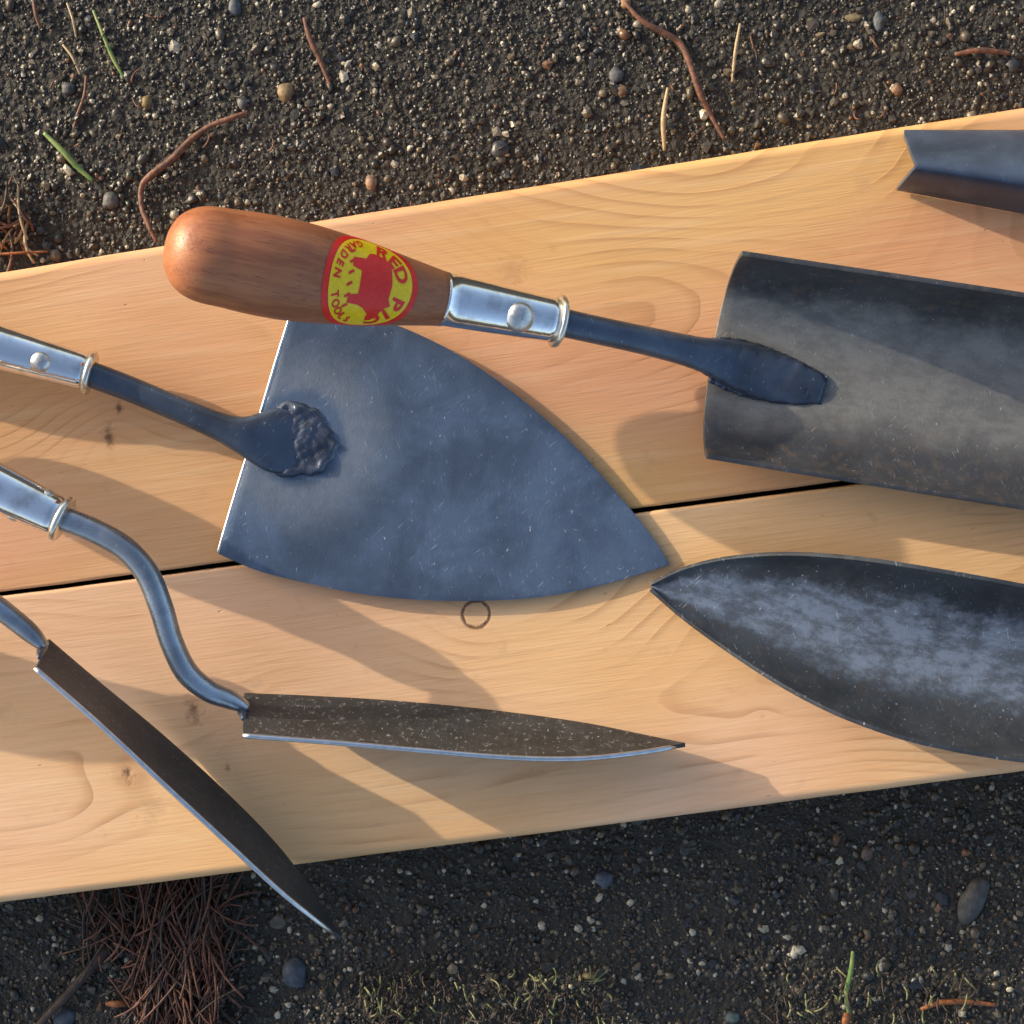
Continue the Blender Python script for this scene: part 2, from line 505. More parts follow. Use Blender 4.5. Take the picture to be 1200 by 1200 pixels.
# ------------------------------------------------------------------ planks
def plank(name, top, bot, mat_fn, label, outer):
    """top / bot: (intercept, slope) edge lines in layout units."""
    ang = -math.atan(bot[1] if name == 'x' else top[1])
    xs = (-1000, 2300)
    c = P(600, (top[0]+600*top[1]+bot[0]+600*bot[1])/2)
    ang = math.atan(-(top[1]+bot[1])/2)
    R = Matrix.Rotation(-ang, 3, 'Z')
    corners = [P(xs[0], top[0]+xs[0]*top[1]), P(xs[1], top[0]+xs[1]*top[1]), P(xs[1], bot[0]+xs[1]*bot[1]), P(xs[0], bot[0]+xs[0]*bot[1])]
    loc = [R @ (q-c) for q in corners]
    bm = bmesh.new()
    NS = 260
    rt = 0.0036 if outer == 'top' else 0.0012
    rb = 0.0036 if outer == 'bottom' else 0.0012
    def rough(n, amp):
        q = RNG.normal(0, 1, n+40)
        a_ = np.convolve(q, np.ones(25)/25, 'same')*2.2 + np.convolve(q, np.ones(5)/5, 'same')*0.8
        return a_[20:20+n]*amp
    jt = rough(NS, 0.00010 if outer == 'top' else 0.00016); jb = rough(NS, 0.00010 if outer == 'bottom' else 0.00016)
    rows = []
    for k in range(NS):
        u = k/(NS-1)
        pt = loc[0].lerp(loc[1], u); pb = loc[3].lerp(loc[2], u)
        yt, yb = pt.y + jt[k], pb.y + jb[k]
        sec = [(yb, -0.0345)]
        for a_ in range(7):
            th_ = math.pi/2*a_/6
            sec.append((yb + rb*(1-math.cos(th_)), -rb*(1-math.sin(th_))))
        for q_ in (0.25, 0.5, 0.75): sec.append((yb + (yt-yb)*q_, 0.0))
        for a_ in range(7):
            th_ = math.pi/2*(1-a_/6)
            sec.append((yt - rt*(1-math.cos(th_)), -rt*(1-math.sin(th_))))
        sec.append((yt, -0.0345))
        rows.append([bm.verts.new((pt.x + (pb.x-pt.x)*(i_/(len(sec)-1)), y_, z_)) for i_, (y_, z_) in enumerate(sec)])
    m_ = len(rows[0])
    for k in range(NS-1):
        for i_ in range(m_):
            i2 = (i_+1) % m_
            bm.faces.new((rows[k][i_], rows[k+1][i_], rows[k+1][i2], rows[k][i2]))
    bm.faces.new(rows[0]); bm.faces.new(rows[-1][::-1])
    bmesh.ops.recalc_face_normals(bm, faces=bm.faces)
    bm.normal_update()
    for f_ in bm.faces:
        if abs(f_.normal.x) > 0.9 or f_.normal.z < -0.9:
            for e_ in f_.edges: e_.smooth = False
    me = bpy.data.meshes.new(name); bm.to_mesh(me); bm.free()
    o = link(bpy.data.objects.new(name, me))
    o.location = c; o.rotation_euler = (0, 0, ang)
    for p in me.polygons: p.use_smooth = True
    wn_ = o.modifiers.new('normals', 'WEIGHTED_NORMAL'); wn_.keep_sharp = True
    def tolocal(x, y):
        q = R @ (P(x, y)-c); return q.x, q.y
    me.materials.append(mat_fn(tolocal))
    tag(o, label, 'plank', 'planks the tools lie on')
    return o

def mat_up(tl):
    kn = []
    for x, y, r, k in ((128, 512, 13, 'dark'), (140, 478, 7, 'dark'), (603, 318, 26, 'soft'), (1172, 350, 6, 'soft'), (770, 150, 62, 'swirl'), (1010, 330, 40, 'swirl'), (120, 490, 22, 'swirl')):
        a, b = tl(x, y); kn.append((a, b, r*S, k))
    return wood_mat('cedar_far_plank', (0.02, 0.030, 0.055), kn, 3.1)
def mat_lo(tl):
    kn = []
    for x, y, r, k in ((558, 720, 16, 'ring'), (150, 907, 10, 'dark'), (227, 835, 14, 'dark'), (267, 899, 5, 'dark'), (894, 840, 4, 'soft'), (180, 945, 20, 'soft'), (690, 775, 42, 'swirl'), (1010, 960, 50, 'swirl')):
        a, b = tl(x, y); kn.append((a, b, r*S, k))
    return wood_mat('cedar_near_plank', (-0.012, 0.036, -0.045), kn, 8.7, pink=(0.75, 0.475, 0.30), yellow=(0.77, 0.49, 0.25))

plank('plank', (318, -0.1608), (694.5, -0.1315), mat_up, 'pale cedar plank along the upper side, under the red-brown wooden handle', 'top')
plank('plank', (699.5, -0.1315), (1060, -0.129), mat_lo, 'pale cedar plank along the lower side, with a small round ringed knot', 'bottom')

# ------------------------------------------------------------------ tool parts
def sheet_blade(name, upper, lower, hfun, mat, parent, nt=40, ns=24, thick=6.0, shift=None, offset=-1.0):
    """Curved sheet between two edge curves (layout units); hfun(t, s) gives the height above the plank."""
    U = catmull(upper, nt); L = catmull(lower, nt)
    verts, faces = [], []
    for i in range(nt):
        t = i/(nt-1)
        for j in range(ns):
            s = j/(ns-1)
            q = U[i]*(1-s)+L[i]*s
            dx = shift(t, s) if shift else 0.0
            verts.append(P(q[0]+dx, q[1], hfun(t, s)))
    for i in range(nt-1):
        for j in range(ns-1):
            a = i*ns+j
            faces.append((a, a+1, a+ns+1, a+ns))
    o = mesh_obj(name, verts, faces, mat, parent)
    # normals up so that solidify grows downwards
    me = o.data
    if sum(p.normal.z*p.area for p in me.polygons) < 0:
        me.flip_normals()
    so = o.modifiers.new('thickness', 'SOLIDIFY'); so.thickness = thick*S; so.offset = offset
    be = o.modifiers.new('edge', 'BEVEL'); be.width = 0.7*S; be.segments = 2; be.limit_method = 'ANGLE'; be.angle_limit = math.radians(50)
    return o

def rim_wire(name, pts, r, mat, parent):
    v, f = tube_px([(x, y, h, r, r) for x, y, h in pts], n=max(12, len(pts)*8), seg=8)
    return mesh_obj(name, v, f, mat, parent)

HANDLE_PROF = [(193, 0.5), (193.6, 14), (195, 24), (198, 32), (204, 40), (214, 47), (230, 52.5), (250, 56.5), (275, 59.5), (300, 61), (330, 61),
               (360, 59), (390, 55.5), (420, 51), (450, 46), (480, 40.5), (505, 36), (520, 33.5)]
def handle_radius(x):
    if x < 262:
        return 58.0*0.98*max(0.0, 1-((262-x)/69.0)**2.9)**(1/2.25) + 0.3
    return float(np.interp(x, [p[0] for p in HANDLE_PROF], [p[1] for p in HANDLE_PROF]))*0.98

def make_handle(parent, A, B, scale=1.0):
    """turned wooden handle; A free end, B ferrule end. Returns object + placement."""
    xs = [p[0] for p in HANDLE_PROF]
    fine = sorted(set([193, 193.3, 193.8, 194.5, 195.5, 197, 199, 201.5, 204.5, 208, 212, 217, 222, 228] + list(np.linspace(234, 520, 34))))
    prof = [((x-193)/(520-193), handle_radius(x)*scale*S) for x in fine]
    v, f = lathe(A, B, prof, 56)
    return mesh_obj('handle', v, f, M_HANDLE, parent)

def make_ferrule(parent, A, B, rA, rB, rivets, ring_r=None, flange=1.2):
    """tube A (wood side) -> B (collar side); rivets: list of (fraction, angle, radius)."""
    t, side, up = axis_frame(A, B)
    L = (B-A).length
    prof = [(-0.012, rA*S*0.97), (-0.012, rA*S*1.02), (0.0, rA*S*1.035), (0.012, rA*S*1.03), (0.02, rA*S*1.0)]
    for k in range(1, 13):
        f_ = 0.02 + 0.97*k/12
        prof.append((f_, (rA+(rB-rA)*f_)*S))
    prof.append((0.99, rB*S*0.6))
    v, f = lathe(A, B, prof, 40)
    o = mesh_obj('ferrule', v, f, M_CHROME, parent)
    rr = (ring_r or rB*flange)*S
    w = 3.6*S/L
    v, f = lathe(A, B, [(1-w, rB*S*0.7), (1-w, rr*0.94), (1-w*0.5, rr), (1+w*0.5, rr), (1+w, rr*0.93), (1+w, rB*S*0.5)], 40)
    mesh_obj('collar', v, f, M_COLLAR, o)
    for fr, an, rad in rivets:
        c = A.lerp(B, fr); r = (rA+(rB-rA)*fr)*S
        n = side*math.sin(an) + up*math.cos(an)
        sd = t.cross(n)
        verts, faces = [], []
        R_, seg = 6, 20
        for i in range(R_+1):
            a_ = (math.pi/2)*i/R_
            for k in range(seg):
                b_ = 2*math.pi*k/seg
                rr_ = rad*S*math.cos(a_*0.98)
                verts.append(c + n*(r*0.86 + rad*S*0.62*math.sin(a_)) + t*rr_*math.cos(b_) + sd*rr_*math.sin(b_))
        for i in range(R_):
            for k in range(seg):
                k2 = (k+1) % seg
                faces.append((i*seg+k, i*seg+k2, (i+1)*seg+k2, (i+1)*seg+k))
        mesh_obj('rivet', verts, faces, M_RIVET, o)
    return o

def strip_edge(o): return o

# ------------------------------------------------------------------ tool: transplanting trowel (wooden handle in view)
t1 = root('transplanting_trowel', P(1000, 440, 0), 'long gutter-bladed trowel with red-brown wooden handle and red and yellow oval sticker', 'trowel')
HA = P(193, 289, 219); HB = P(520, 350.5, 124); RB = P(654, 376.5, 86)
handle1 = make_handle(t1, HA, HB, 0.91)
make_ferrule(t1, HB, RB, 31.0*0.95, 26.0*0.95, [(0.62, 0.28, 17.0)], ring_r=30)
v, f = tube_px([(648, 375.5, 88, 17, 17), (700, 387, 73, 16.5, 16.5), (760, 400, 53, 17, 16), (810, 412, 38, 19, 14), (840, 420, 29, 24, 12),
                (870, 430, 22, 29, 9), (905, 441, 17, 30, 7), (940, 451, 14, 24, 5), (965, 458, 12, 16, 3)], n=60, seg=20)
v = [p + Vector((random.uniform(-1, 1), random.uniform(-1, 1), random.uniform(-1.2, 1.2)))*S*smoothstep(0.055, 0.075, p.x) for p in v]
mesh_obj('shank', v, f, M_SHANK, t1)

def weld_strip(parent, pts):
    q = catmull([(x, y, h, r, r*0.55) for x, y, h, r in pts], 60)
    q = [(P(p[0], p[1], p[2]+random.uniform(-1, 1)), p[3]*S*random.uniform(0.8, 1.15), p[4]*S*random.uniform(0.75, 1.15)) for i, p in enumerate(q)]
    v, f = sweep(q, 10)
    return mesh_obj('weld_bead', v, f, M_WELD, parent)
weld_strip(t1, [(842, 398, 26, 4), (870, 404, 20, 6), (900, 413, 15, 6), (935, 428, 12, 5), (960, 446, 11, 3)])
weld_strip(t1, [(832, 444, 24, 4), (862, 456, 16, 6), (900, 465, 12, 6), (940, 470, 10, 4)])
BL1 = steel_mat('grey_trough_steel', (0.040, 0.042, 0.048), 0.52, 0.35, warm=0.2, metal=0.15, lit_wear=(0.28, 0.72, (0.185, 0.182, 0.172), 0.65))  # pale floor, dark walls: wall shade and handle shadow painted as colour
TH = math.radians(82)
def trough(rim, floor, s, th=TH):
    a = (s-0.5)*2*th
    return floor + (rim-floor)*(1-math.cos(a))/(1-math.cos(th))
def trough_s(s, th=TH):
    return 0.5 + 0.5*math.sin((s-0.5)*2*th)/math.sin(th)
def trough_blade(name, upper, lower, rim, floor, mat, parent, shift=None, th=TH, thick=6, nt=60, ns=31, low=1.0):
    U = catmull(upper, nt); L = catmull(lower, nt)
    verts, faces = [], []
    for i in range(nt):
        t = i/(nt-1)
        for j in range(ns):
            s = j/(ns-1); c = trough_s(s, th)
            q = U[i]*(1-c)+L[i]*c
            dx = shift(t, s) if shift else 0.0
            rm = rim(t) if s < 0.5 else floor(t) + (rim(t)-floor(t))*low
            verts.append(P(q[0]+dx, q[1], trough(rm, floor(t), s, th)))
    for i in range(nt-1):
        for j in range(ns-1):
            a = i*ns+j
            faces.append((a, a+1, a+ns+1, a+ns))
    o = mesh_obj(name, verts, faces, mat, parent)
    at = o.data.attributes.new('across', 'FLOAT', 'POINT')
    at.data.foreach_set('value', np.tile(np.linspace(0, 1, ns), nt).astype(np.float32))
    if sum(p.normal.z*p.area for p in o.data.polygons) < 0: o.data.flip_normals()
    so = o.modifiers.new('thickness', 'SOLIDIFY'); so.thickness = thick*S; so.offset = -1
    be = o.modifiers.new('edge', 'BEVEL'); be.width = 0.8*S; be.segments = 2; be.limit_method = 'ANGLE'; be.angle_limit = math.radians(50)
    return o

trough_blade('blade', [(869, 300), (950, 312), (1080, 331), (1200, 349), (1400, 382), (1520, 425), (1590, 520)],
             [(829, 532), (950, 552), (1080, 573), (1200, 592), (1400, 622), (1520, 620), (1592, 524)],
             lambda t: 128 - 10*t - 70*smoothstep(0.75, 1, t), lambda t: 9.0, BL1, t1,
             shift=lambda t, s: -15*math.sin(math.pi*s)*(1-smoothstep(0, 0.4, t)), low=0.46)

# sticker on the handle ---------------------------------------------------------------
M_RED = simple_mat('sticker_red', (0.74, 0.020, 0.012), 0.4, 0, 0.12, 700)
M_YEL = simple_mat('sticker_yellow', (0.86, 0.60, 0.008), 0.35, 0, 0.12, 900)
ht, hside, hup = axis_frame(HA, HB)
HL = 520-193
def on_handle(u, w, lift):
    """badge coordinates: u along the axis (layout units of the handle profile), w round the handle; both from badge centre"""
    x = 421 + u
    r = (handle_radius(x)*0.91 + lift)*S
    phi = w/(handle_radius(421)*0.91) + 0.10
    c = HA.lerp(HB, (x-193)/HL)
    return c + hup*math.cos(phi)*r + hside*math.sin(phi)*r
RU, RW = 57.0, 66.0
def badge_disc(ru, rw, lift, rings=10, seg=64, inner=0.0):
    verts, faces = [], []
    for i in range(rings+1):
        q = inner + (1-inner)*i/rings
        for k in range(seg):
            a = 2*math.pi*k/seg
            verts.append(on_handle(ru*q*math.cos(a), rw*q*math.sin(a), lift))
    for i in range(rings):
        for k in range(seg):
            k2 = (k+1) % seg
            faces.append((i*seg+k, i*seg+k2, (i+1)*seg+k2, (i+1)*seg+k))
    return verts, faces
v, f = badge_disc(RU, RW, 0.7, inner=0.01)
sticker = mesh_obj('sticker', v, f, M_RED, handle1, label='round red and yellow maker sticker reading RED PIG GARDEN TOOLS')
v, f = badge_disc(RU*0.87, RW*0.87, 1.3, inner=0.01)
def flat_part(name, polys, lift, mat):
    """polys: list of (verts2d, faces) in badge coordinates (right = reading direction, up = towards the ferrule)."""
    verts, faces = [], []
    for vv, ff in polys:
        b2 = bmesh.new()
        bv_ = [b2.verts.new((a, b, 0)) for a, b in vv]
        for q in ff:
            try: b2.faces.new([bv_[i] for i in q])
            except ValueError: pass
        bmesh.ops.triangulate(b2, faces=b2.faces[:])
        for it in range(3):
            long = [e for e in b2.edges if e.calc_length() > 0.09]
            if long: bmesh.ops.subdivide_edges(b2, edges=long, cuts=1)
            bmesh.ops.triangulate(b2, faces=b2.faces[:])
        b2.verts.index_update()
        vv = [(v_.co.x, v_.co.y) for v_ in b2.verts]; ff = [tuple(v_.index for v_ in q.verts) for q in b2.faces]
        b2.free()
        o = len(verts)
        verts += [on_handle(b*RU, a*RW, lift) for a, b in vv]
        faces += [tuple(i+o for i in q) for q in ff]
    return mesh_obj(name, verts, faces, mat, handle1, smooth=False)
mesh_obj('sticker_field', v, f, M_YEL, handle1)
def glyph(ch):
    cu = bpy.data.curves.new('glyph', 'FONT'); cu.body = ch; cu.size = 1.0; cu.resolution_u = 3; cu.offset = 0.035
    o = link(bpy.data.objects.new('glyph', cu))
    bpy.context.view_layer.update()
    me = o.to_mesh()
    vs_ = [(v_.co.x, v_.co.y) for v_ in me.vertices]; fs_ = [tuple(p.vertices) for p in me.polygons]
    o.to_mesh_clear(); bpy.data.objects.remove(o); bpy.data.curves.remove(cu)
    return vs_, fs_
def arc_text(txt, rad, size, a0, step, inward):
    out = []
    for i, ch in enumerate(txt):
        if ch == ' ': continue
        vs_, fs_ = glyph(ch)
        cx = (min(a for a, b in vs_)+max(a for a, b in vs_))/2
        an = a0 + step*i
        q = []
        for a, b in vs_:
            a = (a-cx)*size; b = b*size
            if not inward:      # over the top, feet towards the centre
                R_ = rad + b; th_ = an - a/rad
            else:               # along the bottom, heads towards the centre
                R_ = rad - b; th_ = an + a/rad
            q.append((R_*math.cos(th_), R_*math.sin(th_)))
        out.append((q, fs_))
    return out
polys = arc_text('RED PIG', 0.54, 0.36, math.radians(90+72), -math.radians(24), False)
polys += arc_text('GARDEN TOOLS', 0.80, 0.20, math.radians(270-66), math.radians(12), True)
flat_part('lettering', polys, 1.8, M_RED)
# red pig shape: round body with snout, ears, legs, facing the reading direction
pig = [(-0.40, 0.02), (-0.38, 0.22), (-0.26, 0.34), (-0.05, 0.38), (0.14, 0.36), (0.24, 0.42), (0.28, 0.32), (0.36, 0.26), (0.46, 0.22), (0.47, 0.10),
       (0.38, 0.06), (0.30, -0.04), (0.26, -0.16), (0.25, -0.34), (0.15, -0.34), (0.13, -0.18), (-0.14, -0.18), (-0.17, -0.34), (-0.28, -0.34), (-0.30, -0.12), (-0.38, -0.06)]
def fan(poly):
    n = 40
    return ([(a*1.32, b*1.2-0.02) for a, b in poly], [tuple(range(len(poly)))])
def stroke(a, b, w):
    (x0, y0), (x1, y1) = a, b
    d = math.hypot(x1-x0, y1-y0); nx, ny = -(y1-y0)/d*w, (x1-x0)/d*w
    return ([(x0+nx, y0+ny), (x1+nx, y1+ny), (x1-nx, y1-ny), (x0-nx, y0-ny)], [(0, 1, 2, 3)])
flat_part('emblem', [fan(pig)] + [stroke((-0.5+0.17*k, -0.40), (-0.44+0.17*k, -0.50), 0.022) for k in range(7)], 1.8, M_RED)

# ------------------------------------------------------------------ tool: broad pointed trowel
t2 = root('broad_trowel', P(500, 560, 0), 'broad flat pointed trowel with blue-grey heart-shaped blade and lumpy weld', 'trowel')
up2 = [(343, 364), (400, 366), (470, 383), (560, 430), (660, 510), (735, 592), (770, 637), (784, 660)]
lo2 = [(256, 649), (300, 668), (350, 681), (430, 697), (520, 704), (620, 701), (700, 687), (784, 662)]
heat_c = P(350, 512, 8) - Vector(t2.location)
BL2 = steel_mat('blue_grey_plate_steel', (0.095, 0.135, 0.20), 0.42, 0.5, heat=(heat_c.x, heat_c.y))
def h2(t, s):
    return 8 + 8*(abs(s-0.5)*2)**2*(1-t) + 4*(1-t)
sheet_blade('blade', up2, lo2, h2, BL2, t2, nt=60, ns=30, thick=5.5)
# sunlit rear edge, its bright line put in as a paler steel wire
rim_wire('lit_rear_edge_line', [(342, 364, 18), (325, 418, 14), (305, 485, 11), (280, 565, 11), (262, 625, 15), (255.5, 648, 19)], 1.9, M_EDGE, t2)
F2A = P(-36, 398, 58); F2B = P(105, 437.5, 44)
make_ferrule(t2, F2A, F2B, 27, 21, [(0.62, 0.15, 12.0)], ring_r=26)
hd = (F2A-F2B).normalized()
make_handle(t2, F2A + hd*S*330 + Vector((0, 0, -20*S)), F2A, 0.74)
v, f = tube_px([(98, 435.5, 45, 15.5, 15.5), (150, 455, 39, 15, 15), (210, 480, 32, 15, 15), (260, 501, 27, 17, 14), (282, 509, 25, 22, 13),
                (300, 513, 22, 30, 11), (322, 516, 18, 38, 8), (345, 517, 13, 34, 5), (360, 517, 9, 20, 3)], n=60, seg=24)
mesh_obj('shank', v, f, M_SHANK, t2)
# weld: lumpy round pad over the flattened shank end, with a groove round it
def weld_pad(parent, cx, cy, rx, ry, h0, top, rings=22, seg=72, seed=0.0):
    verts, faces = [], []
    for i in range(rings+1):
        q = i/rings
        for k in range(seg):
            a = 2*math.pi*k/seg
            wob = 1 + 0.05*math.sin(3*a+seed) + 0.04*math.sin(7*a+1+seed) + 0.025*math.sin(17*a+seed)
            x = cx + rx*q*wob*math.cos(a); y = cy + ry*q*wob*math.sin(a)
            h = h0 + top*(1-0.45*smoothstep(0.1, 0.75, q))*(1-smoothstep(0.74, 1.0, q))
            h += 5*math.exp(-((q-0.72)/0.12)**2)*(0.5+0.5*math.sin(2*a-1.2))*(0.6+0.4*math.sin(9*a+2*math.sin(3*a)))
            h += 0.42*(2.4*math.sin(x*0.27+2*math.sin(y*0.13))*math.sin(y*0.31+seed) + 1.6*math.sin(x*0.61+1.5*math.sin(y*0.4))*math.sin(y*0.53+1))*(1-smoothstep(0.85, 1, q))
            h += 2.4*math.exp(-((q-0.9)/0.05)**2)*-1.0 + 1.0*math.sin(a*11+3*math.sin(a*4))*math.exp(-((q-0.82)/0.11)**2)
            verts.append(P(x, y, h))
    for i in range(rings):
        for k in range(seg):
            k2 = (k+1) % seg
            faces.append((i*seg+k, i*seg+k2, (i+1)*seg+k2, (i+1)*seg+k))
    return mesh_obj('weld', verts, faces, M_WELD, parent)
weld_pad(t2, 345, 517, 57, 52, 9.5, 9.5)

# ------------------------------------------------------------------ tools: two swan-neck hoes standing on edge
BL3 = steel_mat('brown_scaled_hoe_steel', (0.034, 0.038, 0.042), 0.5, 0.9, warm=0.08, scale=2.2, metal=0.35, scuff=0.8)
BL4 = steel_mat('dark_hoe_steel', (0.036, 0.041, 0.048), 0.55, 0.2, metal=0.3, scuff=0.25)
def edge_blade(parent, base, top, mat, nt=50, ns=14, thick=5.0):
    Bq = catmull(base, nt); Tq = catmull(top, nt)
    verts, faces = [], []
    for i in range(nt):
        for j in range(ns):
            s = j/(ns-1)
            q = Bq[i]*(1-s)+Tq[i]*s
            bow = 6*math.sin(math.pi*s)*math.sin(math.pi*min(1, i/(nt-1)+0.15))
            verts.append(P(q[0]-bow*0.2, q[1]+bow, q[2]))
    for i in range(nt-1):
        for j in range(ns-1):
            a = i*ns+j
            faces.append((a, a+1, a+ns+1, a+ns))
    o = mesh_obj('blade', verts, faces, mat, parent)
    so = o.modifiers.new('thickness', 'SOLIDIFY'); so.thickness = thick*S; so.offset = 0
    be = o.modifiers.new('edge', 'BEVEL'); be.width = 0.8*S; be.segments = 2; be.limit_method = 'ANGLE'; be.angle_limit = math.radians(50)
    w = [(q[0], q[1], q[2]+1.0, 3.1, 3.1) for q in Tq[:-1]]
    w[-1] = (*w[-1][:3], 0.8, 0.8)
    v, f = tube_px(w, n=60, seg=10)
    mesh_obj('lit_cutting_edge_line', v, f, M_EDGE, o)
    return o

t3 = root('swan_neck_hoe', P(540, 850, 0), 'swan-necked hand hoe whose brown blade stands on edge between the planks and knotty lower end', 'hoe')
t3['label'] = 'hand hoe with S-bent neck, its narrow brown speckled blade pointing right'
edge_blade(t3, [(286, 814, 22.4), (360, 817, 11.2), (450, 822, 3.2), (560, 832, 1.6), (680, 848, 6.4), (760, 864, 17.6), (803, 873, 30.4)],
               [(285, 862, 113.6), (400, 871, 108.8), (500, 880, 102.4), (600, 888, 92.8), (680, 889, 76.8), (750, 882, 54.4), (803, 873, 33.6)], BL3)
v, f = tube_px([(66, 604.5, 121.6, 14.5, 14.5), (110, 622, 121.6, 14.5, 14.5), (147, 643, 120.8, 14.5, 14.5), (172, 672, 117.6, 14.5, 14.5), (188, 710, 110.4, 14.5, 14.5), (201, 752, 99.2, 14, 14),
                (219, 788, 87, 14, 14), (245, 810, 74, 13, 13), (270, 820, 61, 11.5, 12), (289, 829, 52, 7, 11)], n=80, seg=20)
mesh_obj('neck', v, f, M_NECK, t3)
v, f = tube_px([(285, 819, 31, 2.5, 3), (284, 823, 42, 5, 6), (283, 828, 51, 6.5, 7), (284, 835, 62, 5.5, 6), (285.5, 843, 76, 2.5, 3)], n=24, seg=12)
mesh_obj('weld_bead', v, f, M_WELD, t3)
F3A = P(-66, 541, 124.8); F3B = P(73, 607.5, 121.6)
make_ferrule(t3, F3A, F3B, 30, 22, [(0.90-0.06, -1.15, 8.0), (0.66, 1.35, 8.0)], ring_r=27)
hd = (F3A-F3B).normalized()
make_handle(t3, F3A + hd*S*325 + Vector((0, 0, 6*S)), F3A, 0.76)

t4 = root('swan_neck_hoe', P(220, 920, 0), 'hand hoe with dark blade slanting down over the lower plank edge', 'hoe')
edge_blade(t4, [(56, 750, 49.6), (110, 796, 28.8), (187, 860, 11.2), (260, 926, 3.2), (318, 985, 1.6), (360, 1038, 4.8), (398, 1099, 17.6)],
               [(41, 783, 134.4), (110, 843, 131.2), (190, 917, 121.6), (270, 991, 105.6), (330, 1046, 83.2), (370, 1078, 57.6), (400, 1100, 24)], BL4)
v, f = tube_px([(53, 759, 73, 6, 10), (38, 744, 73, 11, 12), (14, 724, 76, 12.5, 12.5), (-12, 705, 84, 13, 13), (-42, 690, 98, 13.5, 13.5), (-76, 688, 112, 14, 14),
                (-120, 700, 120, 14.5, 14.5), (-150, 708, 121.6, 14.5, 14.5)], n=60, seg=18)
mesh_obj('neck', v, f, M_NECK, t4)
v, f = tube_px([(55, 752, 54, 2.5, 3), (52, 757, 66, 5, 6), (49.5, 761, 77, 6, 6), (47.5, 766, 90, 4.5, 5), (46, 771, 102, 2, 3)], n=24, seg=12)
mesh_obj('weld_bead', v, f, M_WELD, t4)
F4B = P(-130, 703, 120.8); F4A = P(-268, 680, 123.2)
make_ferrule(t4, F4A, F4B, 30, 22, [(0.6, 0.2, 9.0)], ring_r=27)
hd = (F4A-F4B).normalized()
make_handle(t4, F4A + hd*S*325, F4A, 0.8)

# ------------------------------------------------------------------ tool: pointed scoop trowel (lower right)
t5 = root('pointed_scoop_trowel', P(1050, 760, 0), 'pointed scoop trowel with pale centre of wear and painted sky light, its tip meeting the broad blade point', 'trowel')
BL5 = steel_mat('blue_worn_skylit_scoop_steel', (0.044, 0.05, 0.058), 0.46, 0.6, warm=0.12, scale=1.3, metal=0.35, lit_wear=(0.28, 0.68, (0.20, 0.245, 0.315), 0.3))  # centre mixes wear with painted sky reflection; flanks painted dark as unlit walls
TH5 = math.radians(70)
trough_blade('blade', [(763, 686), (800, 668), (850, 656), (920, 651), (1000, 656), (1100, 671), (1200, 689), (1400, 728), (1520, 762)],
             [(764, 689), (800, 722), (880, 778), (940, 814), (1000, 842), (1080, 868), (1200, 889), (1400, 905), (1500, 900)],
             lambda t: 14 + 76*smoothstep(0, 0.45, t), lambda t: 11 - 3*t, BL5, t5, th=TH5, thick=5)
v, f = tube_px([(1420, 800, 18, 14, 4), (1460, 812, 24, 34, 10), (1530, 836, 40, 20, 16), (1600, 858, 60, 16, 16), (1720, 896, 90, 16, 16)], n=40, seg=18)
mesh_obj('shank', v, f, M_SHANK, t5)
F5B = P(1710, 893, 88); F5A = P(1850, 938, 122)
make_ferrule(t5, F5A, F5B, 29, 25, [(0.4, 0.2, 12.0)], ring_r=29)
hd = (F5A-F5B).normalized()
make_handle(t5, F5A + hd*S*325, F5A, 0.86)

# ------------------------------------------------------------------ tool: notched weeder (upper right), hollow side down
t6 = root('notched_weeder', P(1150, 200, 0), 'dark blue steel weeder with notched forked end beside the upper plank edge', 'weeder')
BL6 = steel_mat('blue_weeder_steel', (0.075, 0.10, 0.15), 0.4, 0.4, metal=0.45)
def h6(t, s):
    a = (s-0.60)/0.60 if s < 0.60 else (s-0.60)/0.40
    return 6 + 66*max(0.0, 1-abs(a)**1.6)
def sh6(t, s):
    # forked end: the middle of the end is cut back in a V
    k = (1-smoothstep(0, 0.35, t))
    return 24*k*max(0, 1-abs(s-0.60)/0.55)
sheet_blade('blade', [(1060, 152), (1120, 152), (1200, 152), (1350, 150), (1500, 148)], [(1044, 223), (1110, 235), (1200, 251), (1350, 278), (1500, 300)],
            h6, BL6, t6, nt=50, ns=31, thick=5, shift=sh6)
v, f = tube_px([(1470, 222, 66, 16, 6), (1510, 226, 68, 24, 12), (1580, 232, 72, 16, 15), (1700, 244, 84, 16, 16)], n=40, seg=18)
mesh_obj('shank', v, f, M_SHANK, t6)
F6B = P(1690, 243, 83); F6A = P(1830, 257, 98)
make_ferrule(t6, F6A, F6B, 29, 25, [(0.4, 0.2, 12.0)], ring_r=29)
hd = (F6A-F6B).normalized()
make_handle(t6, F6A + hd*S*325, F6A, 0.86)

